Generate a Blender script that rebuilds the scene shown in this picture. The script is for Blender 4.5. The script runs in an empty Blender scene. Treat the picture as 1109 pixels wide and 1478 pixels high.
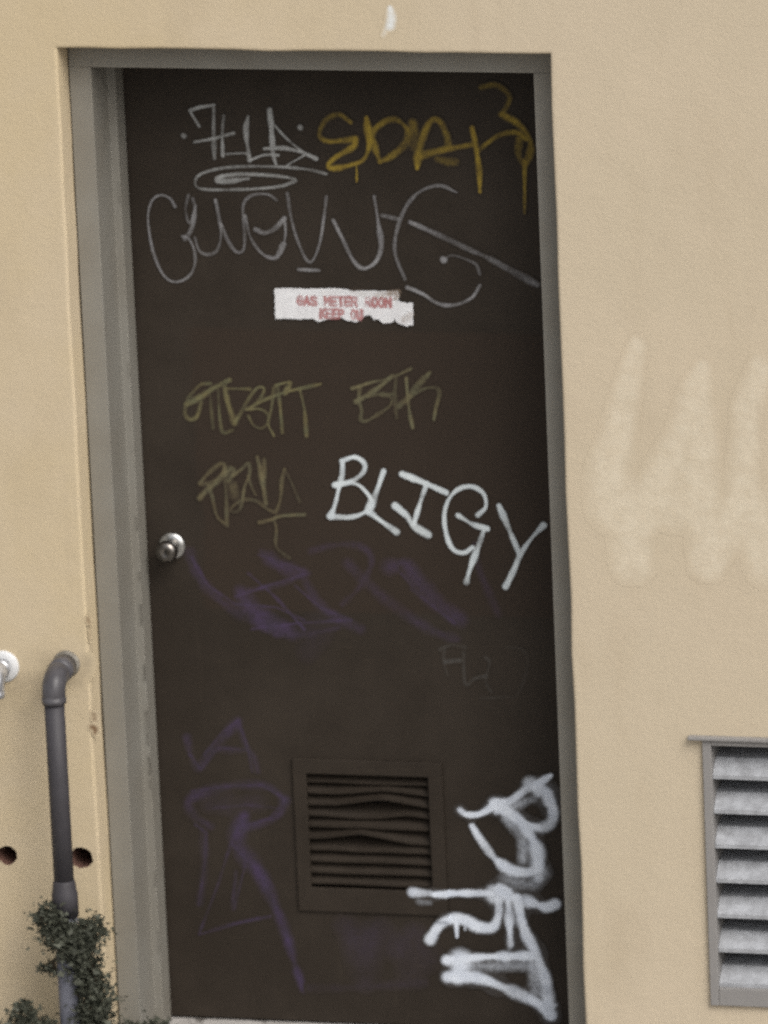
import bpy, bmesh, math, random
import numpy as np
from mathutils import Matrix, Vector

# ------------------------------------------------------------------ camera, sky, sun, exposure
sc = bpy.context.scene
COL = sc.collection
cam_d = bpy.data.cameras.new('camera'); cam = bpy.data.objects.new('camera', cam_d); COL.objects.link(cam)
cam_d.sensor_fit = 'HORIZONTAL'; cam_d.sensor_width = 36.0; cam_d.lens = 397.55
cam_d.clip_start = 0.5; cam_d.clip_end = 2000.0
_R = Vector((0.97236608, 0.229741, -0.04151241)); _U = Vector((-0.02517936, 0.27997637, 0.95967663)); _B = _R.cross(_U)
_m = Matrix((_R, _U, _B)).transposed().to_4x4(); _m.translation = Vector((4.1103, -15.9857, 5.9699))
cam.matrix_world = _m
cam_d.dof.use_dof = True; cam_d.dof.focus_distance = 16.1; cam_d.dof.aperture_fstop = 5.6   # a soft hand-held zoom picture
sc.camera = cam

wd = bpy.data.worlds.new('World'); sc.world = wd; wd.use_nodes = True
nt = wd.node_tree; nt.nodes.clear()
sky = nt.nodes.new('ShaderNodeTexSky'); sky.sky_type = 'NISHITA'; sky.sun_disc = False
SUN_EL, SUN_AZ = math.radians(46), math.radians(136)      # azimuth clockwise from +Y
sky.sun_elevation = SUN_EL; sky.sun_rotation = SUN_AZ
sky.air_density = 1.0; sky.dust_density = 6.0; sky.ozone_density = 1.0
hs = nt.nodes.new('ShaderNodeHueSaturation'); hs.inputs['Saturation'].default_value = 0.30   # overcast
bg = nt.nodes.new('ShaderNodeBackground'); bg.inputs['Strength'].default_value = 0.10
wo = nt.nodes.new('ShaderNodeOutputWorld')
nt.links.new(sky.outputs[0], hs.inputs['Color']); nt.links.new(hs.outputs[0], bg.inputs[0]); nt.links.new(bg.outputs[0], wo.inputs[0])

sl = bpy.data.lights.new('sun', 'SUN'); sl.energy = 0.9; sl.angle = math.radians(36); sl.color = (1.0, 0.96, 0.90)
so = bpy.data.objects.new('sun', sl); COL.objects.link(so); so.location = (3, -8, 12)
_sd = Vector((math.sin(SUN_AZ) * math.cos(SUN_EL), math.cos(SUN_AZ) * math.cos(SUN_EL), math.sin(SUN_EL)))
so.rotation_euler = _sd.to_track_quat('Z', 'Y').to_euler()

sc.render.engine = 'CYCLES'
sc.view_settings.view_transform = 'Standard'; sc.view_settings.look = 'None'
sc.view_settings.gamma = 1.0; sc.view_settings.use_curve_mapping = False
sc.view_settings.exposure = 0.46
sc.cycles.use_denoising = False          # the picture keeps its fine grain
random.seed(7); RNG = np.random.default_rng(7)

# ------------------------------------------------------------------ helpers
def s2l(c):
    return tuple(((v / 255 + 0.055) / 1.055) ** 2.4 if v > 10 else v / 255 / 12.92 for v in c)

class N:
    """tiny node-tree writer"""
    def __init__(self, name):
        self.m = bpy.data.materials.new(name); self.m.use_nodes = True
        self.t = self.m.node_tree; self.t.nodes.clear()
        self.out = self.n('ShaderNodeOutputMaterial'); self.b = self.n('ShaderNodeBsdfPrincipled')
        self.l(self.b.outputs[0], self.out.inputs[0])
        self.co = self.n('ShaderNodeTexCoord').outputs['Object']
    def n(self, k, **kw):
        x = self.t.nodes.new(k)
        for a, v in kw.items(): setattr(x, a, v)
        return x
    def l(self, a, b): self.t.links.new(a, b)
    def scaled(self, v):
        m = self.n('ShaderNodeMapping'); m.inputs['Scale'].default_value = v; self.l(self.co, m.inputs[0]); return m.outputs[0]
    def noise(self, s, d=4, r=0.55, co=None):
        x = self.n('ShaderNodeTexNoise'); x.inputs['Scale'].default_value = s; x.inputs['Detail'].default_value = d; x.inputs['Roughness'].default_value = r
        self.l(co or self.co, x.inputs['Vector']); return x.outputs['Fac']
    def ramp(self, f, a, b, lo=0.0, hi=1.0):
        x = self.n('ShaderNodeMapRange'); x.interpolation_type = 'SMOOTHSTEP'
        for i, v in zip(('From Min', 'From Max', 'To Min', 'To Max'), (a, b, lo, hi)): x.inputs[i].default_value = v
        self.l(f, x.inputs['Value']); return x.outputs[0]
    def mix(self, f, a, b):
        x = self.n('ShaderNodeMix', data_type='RGBA')
        for s, v in ((0, f), (6, a), (7, b)):
            if isinstance(v, (tuple, float, int)): x.inputs[s].default_value = (*v, 1) if isinstance(v, tuple) else v
            else: self.l(v, x.inputs[s])
        return x.outputs[2]
    def math(self, op, a, b):
        x = self.n('ShaderNodeMath', operation=op)
        for i, v in enumerate((a, b)):
            if isinstance(v, (float, int)): x.inputs[i].default_value = v
            else: self.l(v, x.inputs[i])
        return x.outputs[0]
    def xyz(self):
        x = self.n('ShaderNodeSeparateXYZ'); self.l(self.co, x.inputs[0]); return x.outputs
    def bump(self, h, s, d):
        x = self.n('ShaderNodeBump'); x.inputs['Strength'].default_value = s; x.inputs['Distance'].default_value = d
        self.l(h, x.inputs['Height']); self.l(x.outputs[0], self.b.inputs['Normal'])
    def overlay(self, base, paint):
        """spray or marker paint lying on this surface: coverage from the 'paint' attribute, broken up by a fine grain"""
        if not paint: return base
        c, c2, grain, gs, patch, ragged = paint[:6]; es = paint[6] if len(paint) > 6 else 150
        at = self.n('ShaderNodeAttribute', attribute_name='paint').outputs['Fac']
        pc = self.mix(self.ramp(self.noise(30, 3), 0.35, 0.65), c, c2 or tuple(v * 0.85 for v in c))
        g = self.math('MULTIPLY', self.ramp(self.noise(gs, 3, 0.7), 0.3, 0.62, 1 - grain, 1), self.ramp(self.noise(24, 3, 0.6), 0.3, 0.6, 1 - patch, 1))
        edge = self.math('MULTIPLY', self.math('MULTIPLY', at, self.math('SUBTRACT', 1.0, at)), self.math('MULTIPLY', self.math('SUBTRACT', self.noise(es, 5, 0.7), 0.5), ragged * 8))
        f = self.math('MAXIMUM', 0.0, self.math('MINIMUM', self.math('MULTIPLY', self.math('ADD', at, edge), g), 1.0))
        return self.mix(f, base, pc)
    def col(self, c, rough=0.6, metal=0.0, spec=None):
        if isinstance(c, tuple): self.b.inputs['Base Color'].default_value = (*c, 1)
        else: self.l(c, self.b.inputs['Base Color'])
        self.b.inputs['Roughness'].default_value = rough; self.b.inputs['Metallic'].default_value = metal
        if spec is not None: self.b.inputs['Specular IOR Level'].default_value = spec
        return self.m

def mesh_obj(name, verts, faces, mat=None, parent=None, smooth=False, bevel=0.0):
    """verts in world metres; ONE mesh object, placed relative to its parent's base"""
    base = Vector((0, 0, 0)); p = parent
    while p is not None: base += p.location; p = p.parent
    me = bpy.data.meshes.new(name)
    me.from_pydata([tuple(Vector(v) - base) for v in verts], [], faces); me.update()
    o = bpy.data.objects.new(name, me); COL.objects.link(o); o.parent = parent
    if mat: me.materials.append(mat)
    if smooth:
        for p in me.polygons: p.use_smooth = True
    if bevel:
        b = o.modifiers.new('bevel', 'BEVEL'); b.width = bevel; b.segments = 2; b.limit_method = 'ANGLE'; b.angle_limit = math.radians(40)
    return o

def tag(o, label, cat=None, group=None, kind=None):
    o['label'] = label
    if cat: o['category'] = cat
    if group: o['group'] = group
    if kind: o['kind'] = kind
    return o

def thing(name, loc, label, cat, group=None):
    o = bpy.data.objects.new(name, None); COL.objects.link(o); o.location = loc; o.empty_display_size = 0.05
    return tag(o, label, cat, group)

def box(x0, x1, y0, y1, z0, z1):
    v = [(x, y, z) for z in (z0, z1) for y in (y0, y1) for x in (x0, x1)]
    return v, [(0, 2, 3, 1), (4, 5, 7, 6), (0, 1, 5, 4), (2, 6, 7, 3), (0, 4, 6, 2), (1, 3, 7, 5)]

def extrude(prof, f0, f1):
    """prof: closed list of 2-D points; f0/f1 map them to the two ends"""
    n = len(prof); v = [f0(*p) for p in prof] + [f1(*p) for p in prof]
    f = [(i, (i + 1) % n, n + (i + 1) % n, n + i) for i in range(n)] + [tuple(range(n))[::-1], tuple(range(n, 2 * n))]
    return v, f

def fix_normals(o):
    bm = bmesh.new(); bm.from_mesh(o.data); bmesh.ops.recalc_face_normals(bm, faces=bm.faces); bm.to_mesh(o.data); bm.free(); return o

def tube(path, radii, seg=20, cap=True):
    P = [Vector(p) for p in path]; v, f = [], []
    up = Vector((1, 0, 0))
    for i, p in enumerate(P):
        t = (P[min(i + 1, len(P) - 1)] - P[max(i - 1, 0)]).normalized()
        a = (up - t * up.dot(t)).normalized(); b = t.cross(a); r = radii[i] if hasattr(radii, '__len__') else radii
        v += [tuple(p + (a * math.cos(k * 2 * math.pi / seg) + b * math.sin(k * 2 * math.pi / seg)) * r) for k in range(seg)]
    for i in range(len(P) - 1):
        for k in range(seg):
            f.append((i * seg + k, i * seg + (k + 1) % seg, (i + 1) * seg + (k + 1) % seg, (i + 1) * seg + k))
    if cap: f += [tuple(range(seg))[::-1], tuple(range((len(P) - 1) * seg, len(P) * seg))]
    return v, f

def lathe_y(cx, cz, prof, seg=32):
    """prof: (y, radius) list, turned about the axis through (cx, cz) along y"""
    v, f = [], []
    for (y, r) in prof:
        v += [(cx + r * math.cos(k * 2 * math.pi / seg), y, cz + r * math.sin(k * 2 * math.pi / seg)) for k in range(seg)]
    for i in range(len(prof) - 1):
        for k in range(seg):
            f.append((i * seg + k, i * seg + (k + 1) % seg, (i + 1) * seg + (k + 1) % seg, (i + 1) * seg + k))
    f += [tuple(range(seg))[::-1], tuple(range((len(prof) - 1) * seg, len(prof) * seg))]
    return v, f

# ------------------------------------------------------------------ materials
def mat_wall(paint=None, name='stucco_paint'):
    n = N(name); x = n.xyz()
    side = n.ramp(n.math('ADD', x[0], n.math('MULTIPLY', n.noise(1.2, 2), 0.9)), -0.1, 1.1)
    base = n.mix(side, WALL_L, WALL_R)
    base = n.mix(n.ramp(n.noise(2.6, 5, 0.6), 0.35, 0.7, 0, 0.55), base, WALL_P)
    base = n.mix(n.ramp(n.noise(5.5, 6, 0.6, n.scaled((1.0, 1.0, 0.35))), 0.5, 0.78, 0, 0.40), base, WALL_D)
    base = n.mix(n.ramp(n.noise(38, 5, 0.7), 0.55, 0.8, 0, 0.30), base, WALL_D)
    base = n.mix(n.ramp(n.noise(16, 4, 0.6, n.scaled((1.0, 1.0, 0.10))), 0.56, 0.75, 0, 0.20), base, WALL_D)
    base = n.mix(n.ramp(n.noise(1.7, 6, 0.65), 0.52, 0.66, 0, 0.30), base, tuple(v * 1.08 for v in WALL_P))
    h = n.math('ADD', n.noise(110, 6, 0.7), n.math('MULTIPLY', n.noise(14, 3), 1.6)); n.bump(h, 0.24, 0.004)
    return n.col(n.overlay(base, paint), 0.85, 0, 0.25)
WALL_L, WALL_R, WALL_P, WALL_D = (0.545, 0.447, 0.292), (0.54, 0.460, 0.338), (0.56, 0.472, 0.352), (0.43, 0.352, 0.246)
M_WALL = mat_wall()

def mat_metal_paint(name, c, c2, rough=0.5, scuff=0.35, sc_=6, paint=None):
    n = N(name)
    base = n.mix(n.ramp(n.noise(sc_, 5, 0.6), 0.35, 0.7, 0, 0.6), c, c2)
    base = n.mix(n.ramp(n.noise(45, 6, 0.7, n.scaled((1, 1, 0.25))), 0.60, 0.78, 0, scuff), base, tuple(v * 0.55 for v in c))
    n.bump(n.noise(60, 4), 0.12, 0.002)
    return n.col(n.overlay(base, paint), rough, 0, 0.35)
M_FRAME = mat_metal_paint('frame_paint', (0.208, 0.195, 0.167), (0.245, 0.238, 0.213), 0.5, 0.4)
M_VFRAME = mat_metal_paint('vent_paint', (0.245, 0.235, 0.228), (0.28, 0.272, 0.262), 0.55, 0.3)
M_PIPE = mat_metal_paint('pipe_paint', (0.045, 0.042, 0.047), (0.062, 0.059, 0.067), 0.55, 0.4, 12)
M_ELBOW = mat_metal_paint('elbow_paint', (0.065, 0.062, 0.068), (0.12, 0.117, 0.127), 0.36, 0.4, 30)
M_LPIPE = mat_metal_paint('lower_pipe_paint', (0.13, 0.135, 0.165), (0.18, 0.185, 0.22), 0.5, 0.4, 20)
M_ESC = mat_metal_paint('plate_paint', (0.16, 0.145, 0.12), (0.34, 0.32, 0.28), 0.6, 0.5, 60)
M_WHITE = mat_metal_paint('white_plate_paint', (0.62, 0.63, 0.64), (0.72, 0.72, 0.72), 0.45, 0.3, 40)

def mat_slat():
    n = N('galvanised_slat')
    base = n.mix(n.ramp(n.noise(42, 6, 0.7), 0.30, 0.74), (0.27, 0.277, 0.292), (0.42, 0.435, 0.462))
    n.bump(n.noise(80, 4), 0.3, 0.003)
    return n.col(base, 0.55, 0.0, 0.4)
M_SLAT = mat_slat()

def mat_door(paint=None, name='brown_door_paint'):
    n = N(name); x = n.xyz()
    z = n.math('ADD', x[2], n.math('MULTIPLY', n.math('SUBTRACT', n.noise(5, 2), 0.5), 0.012))
    w = n.math('ADD', x[0], n.math('MULTIPLY', n.math('SUBTRACT', n.noise(7, 2), 0.5), 0.05))
    a = n.ramp(z, 0.893, 0.905); b = n.ramp(z, 1.497, 1.508, 1, 0); c = n.ramp(w, -0.335, -0.315)
    patch = n.math('MULTIPLY', n.math('MULTIPLY', a, b), c)                       # the roller-painted band across the middle
    base = n.mix(n.ramp(n.noise(3.2, 6, 0.65), 0.38, 0.64), DOOR_A, DOOR_B)
    base = n.mix(n.ramp(n.noise(60, 4, 0.6, n.scaled((0.25, 1, 1.6))), 0.62, 0.74, 0, 0.35), base, tuple(v * 1.7 for v in DOOR_B))
    base = n.mix(n.math('MULTIPLY', patch, 0.65), base, DOOR_C)
    base = n.mix(n.ramp(n.noise(26, 6, 0.7), 0.56, 0.8, 0, 0.35), base, tuple(v * 1.45 for v in DOOR_A))
    base = n.mix(n.ramp(n.noise(9, 3, 0.5, n.scaled((4, 1, 0.5))), 0.62, 0.8, 0, 0.22), base, tuple(v * 1.5 for v in DOOR_B))
    n.bump(n.math('ADD', n.noise(9, 3), n.math('MULTIPLY', n.noise(140, 3), 0.25)), 0.15, 0.004)
    return n.col(n.overlay(base, paint), 0.62, 0, 0.22)
DOOR_A, DOOR_B, DOOR_C = (0.0268, 0.0203, 0.0148), (0.0360, 0.0278, 0.0208), (0.0360, 0.0246, 0.0174)
M_DOOR = mat_door()

def mat_plain(name, c, rough=0.6, metal=0.0, var=0.25, s=20, spec=None):
    n = N(name)
    return n.col(n.mix(n.ramp(n.noise(s, 5, 0.6), 0.3, 0.7), tuple(v * (1 - var) for v in c), tuple(v * (1 + var) for v in c)), rough, metal, spec)
M_DARK = mat_plain('unlit_depth_black', (0.012, 0.010, 0.009), 0.9)  # near-black colour standing in for unlit depth inside openings
M_HOLE = mat_plain('hole_clay', (0.15, 0.075, 0.055), 0.9)
M_KNOB = mat_plain('worn_bronze', (0.20, 0.185, 0.17), 0.28, 1.0, 0.3, 60)
M_SHINY = mat_plain('bare_metal', (0.50, 0.51, 0.54), 0.35, 0.7, 0.25, 50)
M_ROSE = mat_plain('dull_rosette', (0.55, 0.55, 0.54), 0.30, 1.0, 0.3, 60)
M_STEM = mat_plain('stem_bark', (0.07, 0.055, 0.035), 0.8)

def mat_concrete(name, a, b, d):
    n = N(name)
    base = n.mix(n.ramp(n.noise(9, 6, 0.65), 0.3, 0.7), a, b)
    base = n.mix(n.ramp(n.noise(22, 6, 0.7), 0.52, 0.62, 0, 0.85), base, d)
    n.bump(n.noise(90, 5), 0.3, 0.004)
    return n.col(base, 0.9, 0, 0.2)
M_SILL = mat_concrete('sill_concrete', (0.36, 0.34, 0.32), (0.50, 0.48, 0.46), (0.08, 0.07, 0.06))
M_GROUND = mat_concrete('pavement_concrete', (0.26, 0.25, 0.235), (0.34, 0.33, 0.31), (0.18, 0.17, 0.16))

def mat_leaf(name, a, b):
    n = N(name); oi = n.n('ShaderNodeAttribute', attribute_name='shade')
    base = n.mix(oi.outputs['Fac'], a, b); n.col(base, 0.6, 0, 0.3)
    return n.m
M_LEAF = mat_leaf('weed_leaf', (0.030, 0.033, 0.023), (0.115, 0.122, 0.092))

def mat_paint(name, c, c2=None, grain=0.35, gs=260, rough=0.55, patch=0.3, ragged=0.5):
    """spray or marker paint: coverage from the 'paint' attribute, broken up by a fine grain"""
    n = N(name); at = n.n('ShaderNodeAttribute', attribute_name='paint').outputs['Fac']
    base = n.mix(n.ramp(n.noise(30, 3), 0.35, 0.65), c, c2 or tuple(v * 0.85 for v in c))
    n.col(base, rough, 0, 0.2)
    g = n.math('MULTIPLY', n.ramp(n.noise(gs, 3, 0.7), 0.3, 0.62, 1 - grain, 1), n.ramp(n.noise(24, 3, 0.6), 0.3, 0.6, 1 - patch, 1))
    edge = n.math('MULTIPLY', n.math('MULTIPLY', at, n.math('SUBTRACT', 1.0, at)), n.math('MULTIPLY', n.math('SUBTRACT', n.noise(150, 4, 0.7), 0.5), ragged * 8))
    f = n.math('MAXIMUM', 0.0, n.math('MINIMUM', n.math('MULTIPLY', n.math('ADD', at, edge), g), 1.0))
    tr = n.n('ShaderNodeBsdfTransparent'); mx = n.n('ShaderNodeMixShader')
    n.l(f, mx.inputs[0]); n.l(tr.outputs[0], mx.inputs[1]); n.l(n.b.outputs[0], mx.inputs[2]); n.l(mx.outputs[0], n.out.inputs[0])
    return n.m

# ------------------------------------------------------------------ paint strokes, in millimetres on the surface: (points, width, coverage, softness, curved)
PAINT = {
 'A': [
  ([(-288,1934),(-299,1953),(-306,1967),(-285,1974),(-255,1979)],6.1,0.7,0.55,0),
  ([(-255,1979),(-258,1922),(-259,1867)],7.2,0.7,0.55,1),
  ([(-299,1901,1.1),(-258,1909),(-216,1921,1.3)],6.1,0.75,0.55,1),
  ([(-235,1957,1.2),(-240,1919),(-241,1873)],6.1,0.65,0.55,1),
  ([(-241,1876),(-197,1879),(-185,1874)],4.3,0.5,0.55,1),
  ([(-184,1956,0.8),(-190,1923,1.3),(-185,1864,0.9)],9.4,0.75,0.55,1),
  ([(-185,1864),(-153,1876),(-124,1876)],6.1,0.7,0.55,1),
  ([(-138,1970,1.2),(-136,1924),(-135,1880,1.1),(-130,1856,0.6)],8.7,0.95,0.55,1),
  ([(-137,1948),(-104,1910),(-69,1881),(-45,1870)],6.1,0.62,0.55,1),
  ([(-153,1889,1.1),(-131,1891),(-105,1890),(-69,1881),(-45,1870,1.1)],7.2,0.85,0.55,1),
  ([(-69,1877),(-107,1855)],5.4,0.55,0.55,1),
  ([(-322,1914),(-321,1913)],9.4,0.6,0.55,1),
  ([(-76,1935),(-75,1934)],10.1,0.75,0.55,1),
  ([(-25,1838,1.3),(-52,1845),(-81,1849),(-132,1852),(-199,1851),(-254,1845),(-292,1832),(-302,1817),(-295,1804),(-256,1801),(-182,1804)],5.8,0.5,0.55,1),
  ([(-182,1804),(-127,1810),(-97,1820),(-93,1826),(-126,1832),(-199,1835),(-244,1830),(-255,1821,1.5),(-230,1820,1.4),(-189,1826)],6.9,0.85,0.55,1),
 ],
 'B': [
  ([(-347,1764),(-357,1781),(-375,1788),(-392,1780),(-403,1758),(-406,1728),(-401,1680),(-390,1640),(-373,1612),(-351,1605),(-326,1617),(-312,1641),(-311,1671),(-321,1696),(-335,1702)],5.8,0.6,0.6,1),
  ([(-318,1789),(-325,1759),(-319,1730),(-306,1759),(-309,1782)],5.8,0.35,0.6,1),
  ([(-304,1767),(-311,1730),(-320,1708),(-330,1696)],8.7,0.45,0.6,1),
  ([(-309,1700),(-300,1671),(-281,1664),(-262,1675),(-253,1709),(-257,1753),(-261,1779)],5.8,0.5,0.6,1),
  ([(-252,1731),(-239,1694),(-222,1671),(-207,1676),(-203,1713),(-203,1769),(-183,1791),(-150,1793),(-132,1781)],6.1,0.4,0.6,1),
  ([(-200,1747),(-191,1703),(-170,1670),(-145,1659),(-126,1674),(-117,1711),(-117,1744)],6.1,0.48,0.6,1),
  ([(-117,1744),(-138,1722),(-161,1712),(-179,1719)],8.7,0.5,0.6,1),
  ([(-156,1661),(-138,1661),(-122,1689)],8.7,0.5,0.6,1),
  ([(-109,1796),(-104,1748),(-92,1697),(-75,1657),(-61,1657),(-44,1698),(-34,1750),(-27,1790)],6.1,0.5,0.6,1),
  ([(-93,1636),(-50,1635)],6.1,0.55,0.6,1),
  ([(-15,1741),(4,1699),(23,1658),(43,1641),(69,1654),(83,1688,1.5),(79,1739),(73,1793)],7,0.62,0.6,1),
  ([(246,1804),(209,1818),(167,1803),(137,1769),(116,1718),(112,1672),(130,1620)],7,0.5,0.6,1),
  ([(134,1603),(167,1589),(195,1571),(228,1567),(267,1583),(286,1610)],6.2,0.62,0.6,1),
  ([(287,1633),(282,1650),(274,1658),(233,1672),(213,1663)],5.8,0.3,0.6,1),
  ([(88,1753),(123,1746)],7.4,0.4,0.6,1),
  ([(146,1740),(205,1714),(271,1683),(303,1669),(405,1614,1.3)],10.7,0.5,0.6,1),
  ([(212,1663),(213,1662)],13.2,0.85,0.6,1),
 ],
 'C': [
  ([(31,1947),(6,1963),(-23,1949),(-36,1920),(-20,1907),(13,1909),(39,1912)],11.1,0.62,0.75,1),
  ([(39,1912),(33,1896),(-3,1874),(-20,1857),(-9,1850),(34,1860),(56,1872),(67,1903),(64,1957)],11.1,1,0.75,1),
  ([(66,1894),(80,1932),(109,1953),(132,1951),(150,1928),(139,1900),(110,1876),(88,1866)],11.1,0.6,0.75,1),
  ([(70,1922),(88,1866)],12.1,0.4,0.75,1),
  ([(165,1853,0.8),(169,1881,1.3),(182,1924),(200,1954),(216,1952),(229,1924),(233,1901)],11.1,0.75,0.75,1),
  ([(166,1877),(214,1891),(280,1904)],11.1,0.8,0.75,1),
  ([(208,1873),(231,1868),(245,1868)],13.9,0.3,0.75,1),
  ([(160,1947),(163,1900)],20.9,0.35,0.75,1),
  ([(283,1939),(289,1902),(294,1855),(294,1806,0.7)],11.1,0.9,0.75,1),
  ([(291,1888),(312,1907),(341,1926),(374,1931),(394,1918)],10.2,0.7,0.75,1),
  ([(305,2024),(336,2029),(361,2010),(360,1992),(345,1968)],12.1,0.38,0.75,1),
  ([(345,1968),(375,1952),(397,1927),(403,1899),(390,1866),(377,1885),(380,1917)],12.1,0.6,0.75,1),
  ([(389,1871),(387,1810),(385,1763,0.8)],9.3,0.6,0.75,1),
  ([(39,1856),(38,1823,0.6)],8.3,0.7,0.75,1),
 ],
 'D': [
  ([(-291,1390),(-311,1387),(-335,1364),(-345,1344),(-348,1322),(-337,1312),(-323,1319),(-313,1348)],7.2,0.66,0.8,1),
  ([(-344,1344),(-313,1361),(-283,1381),(-250,1398)],9.6,0.99,0.8,1),
  ([(-293,1365),(-290,1294)],6.4,0.385,0.8,1),
  ([(-275,1375),(-275,1327),(-270,1287),(-249,1291)],6.4,0.495,0.8,1),
  ([(-261,1385),(-256,1350),(-244,1308,1.6)],7.6,0.825,0.8,1),
  ([(-244,1305),(-228,1331),(-208,1364),(-191,1383),(-178,1383),(-182,1367),(-202,1344),(-218,1336),(-190,1338),(-174,1329),(-172,1313),(-185,1297),(-204,1303),(-213,1322)],7.2,0.715,0.8,1),
  ([(-258,1380),(-207,1380)],6,0.66,0.8,1),
  ([(-215,1338),(-170,1361),(-131,1375),(-99,1384),(-57,1394)],6.8,0.825,0.8,1),
  ([(-152,1389),(-123,1397),(-124,1389),(-134,1373)],7.6,0.825,0.8,1),
  ([(-156,1384),(-164,1339),(-172,1307),(-161,1281)],6.8,0.66,0.8,1),
  ([(-148,1384),(-145,1336),(-143,1288)],6.8,0.66,0.8,1),
  ([(-102,1382),(-94,1337),(-92,1283)],6.8,0.66,0.8,1),
 ],
 'E': [
  ([(9,1386),(50,1400),(91,1410),(134,1431)],7.4,0.825,0.8,1),
  ([(25,1388),(22,1361),(27,1340),(24,1320),(35,1317),(53,1327),(81,1346),(91,1358),(87,1371),(71,1375)],6.8,0.66,0.8,1),
  ([(15,1358),(40,1372),(67,1391),(95,1416)],8.5,0.935,0.8,1),
  ([(37,1370),(71,1375),(94,1376)],6.8,0.495,0.8,1),
  ([(102,1408),(98,1374),(100,1326)],6.8,0.44,0.8,1),
  ([(124,1410),(125,1374),(128,1336),(133,1306)],6.8,0.77,0.8,1),
  ([(174,1423),(148,1397),(127,1370),(106,1351)],9.7,0.77,0.8,1),
  ([(129,1370),(147,1382),(168,1391),(188,1390),(192,1378),(184,1351),(178,1324)],6.8,0.55,0.8,1),
 ],
 'F': [
  ([(-326,1143),(-309,1162),(-287,1179),(-270,1198)],9.4,0.66,0.8,1),
  ([(-324,1175),(-302,1200),(-274,1220),(-270,1201),(-298,1179),(-322,1173)],8,0.66,0.8,1),
  ([(-306,1173),(-299,1147),(-291,1107),(-273,1088)],6.7,0.495,0.8,1),
  ([(-270,1206),(-269,1155),(-270,1086)],7.4,0.66,0.8,1),
  ([(-268,1196),(-256,1209),(-249,1202),(-263,1182)],8.7,0.66,0.8,1),
  ([(-254,1193),(-235,1207),(-218,1221),(-217,1197),(-229,1170),(-236,1135),(-245,1118),(-263,1118),(-247,1135),(-228,1143),(-206,1141),(-188,1128),(-170,1118),(-162,1123),(-153,1150),(-149,1185),(-142,1210)],7.4,0.66,0.8,1),
  ([(-142,1210),(-130,1186),(-113,1141)],6,0.275,0.8,1),
  ([(-220,1194),(-213,1168),(-206,1154)],6.7,0.44,0.8,1),
  ([(-199,1235),(-193,1206),(-189,1176),(-185,1136)],9.4,0.77,0.8,1),
  ([(-184,1230),(-185,1192)],8,0.66,0.8,1),
  ([(-201,1094),(-174,1102),(-152,1110),(-104,1114)],7.4,0.825,0.8,1),
  ([(-171,1102),(-165,1083),(-167,1043),(-140,1019)],6,0.495,0.8,1),
  ([(-253,1172),(-251,1151)],20.1,0.44,0.8,1),
 ],
 'G': [
  ([(-18,1231),(-20,1203),(-27,1178),(-37,1141),(-48,1112,1.5)],9.2,0.95,0.4,1),
  ([(-20,1231),(8,1240),(28,1227),(24,1207),(0,1189),(-36,1179,1.5)],9.2,0.95,0.4,1),
  ([(-36,1180),(5,1184),(30,1165),(41,1140),(22,1121),(-9,1111),(-51,1112,1.3)],9.7,0.95,0.4,1),
  ([(68,1212),(55,1177),(40,1143,1.3),(32,1125)],10.6,1,0.4,1),
  ([(32,1125,1.2),(55,1107),(90,1082,1.5)],10.1,1,0.4,1),
  ([(107,1206,1.2),(150,1190),(198,1169)],10.1,0.95,0.4,1),
  ([(158,1188),(142,1145,1.2),(127,1100,1.5)],10.1,1,0.4,1),
  ([(89,1138,1.2),(113,1117),(126,1097,1.4),(156,1078,1.5)],10.1,1,0.4,1),
  ([(263,1123,1.2),(280,1141),(277,1168),(254,1183),(226,1178),(203,1155),(192,1119),(195,1079),(207,1049),(229,1041),(249,1053)],9.7,0.92,0.4,1),
  ([(221,1121,1.2),(251,1103),(281,1094,1.3)],9.2,0.92,0.4,1),
  ([(275,1093),(260,1053),(242,1008,1.2),(233,978,1.5)],10.1,0.95,0.4,1),
  ([(308,1144,1.2),(323,1105),(348,1039)],9.7,0.9,0.4,1),
  ([(400,1105,1.3),(371,1073),(348,1039,1.2),(333,1005),(315,971,1.4)],10.1,0.97,0.4,1),
 ],
 'H': [
  ([(-355,1025),(-340,981),(-306,935),(-241,889),(-176,857)],21.8,0.396,1,1),
  ([(-176,851),(-109,856),(-42,872)],11.7,0.288,1,1),
  ([(-201,1032),(-163,1003),(-110,988)],25.1,0.432,1,1),
  ([(-110,988),(-164,962),(-249,943)],13.4,0.36,1,1),
  ([(-249,943),(-227,910),(-195,884),(-143,858)],33.5,0.612,1,1),
  ([(-214,890),(-162,871)],41.9,0.36,1,1),
  ([(-111,974),(-86,928),(-48,895),(4,870)],21.8,0.36,1,1),
  ([(-95,1035),(-41,1050),(12,1048),(34,1018),(8,964),(-33,922)],13.4,0.252,1,1),
  ([(-16,1010),(22,971),(73,926),(150,874),(202,855)],21.8,0.324,1,1),
  ([(70,1006),(103,1014),(128,981),(166,935),(217,896)],28.5,0.396,1,1),
  ([(256,1058),(252,1031)],16.7,0.504,1,1),
  ([(249,1038),(273,972),(297,912)],16.7,0.252,1,1),
  ([(-81,887),(-111,819)],58.6,0.108,1,1),
  ([(-349,1015),(-318,955),(-260,916),(-173,912),(-115,886)],5.8,0.5,0.8,0),
  ([(-230,984),(-172,932),(-116,866)],5.8,0.5,0.8,0),
  ([(-259,933),(-191,958),(-97,988),(-169,1013),(-208,1025)],5.8,0.5,0.8,0),
  ([(-229,863),(-128,879),(-15,889),(-80,914),(-131,960)],5.8,0.45,0.8,0),
  ([(77,1013),(140,941),(204,889),(114,960)],6.4,0.4,0.8,0),
 ],
 'I': [
  ([(171,831),(196,842),(224,838)],7.6,0.4,0.8,1),
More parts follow.
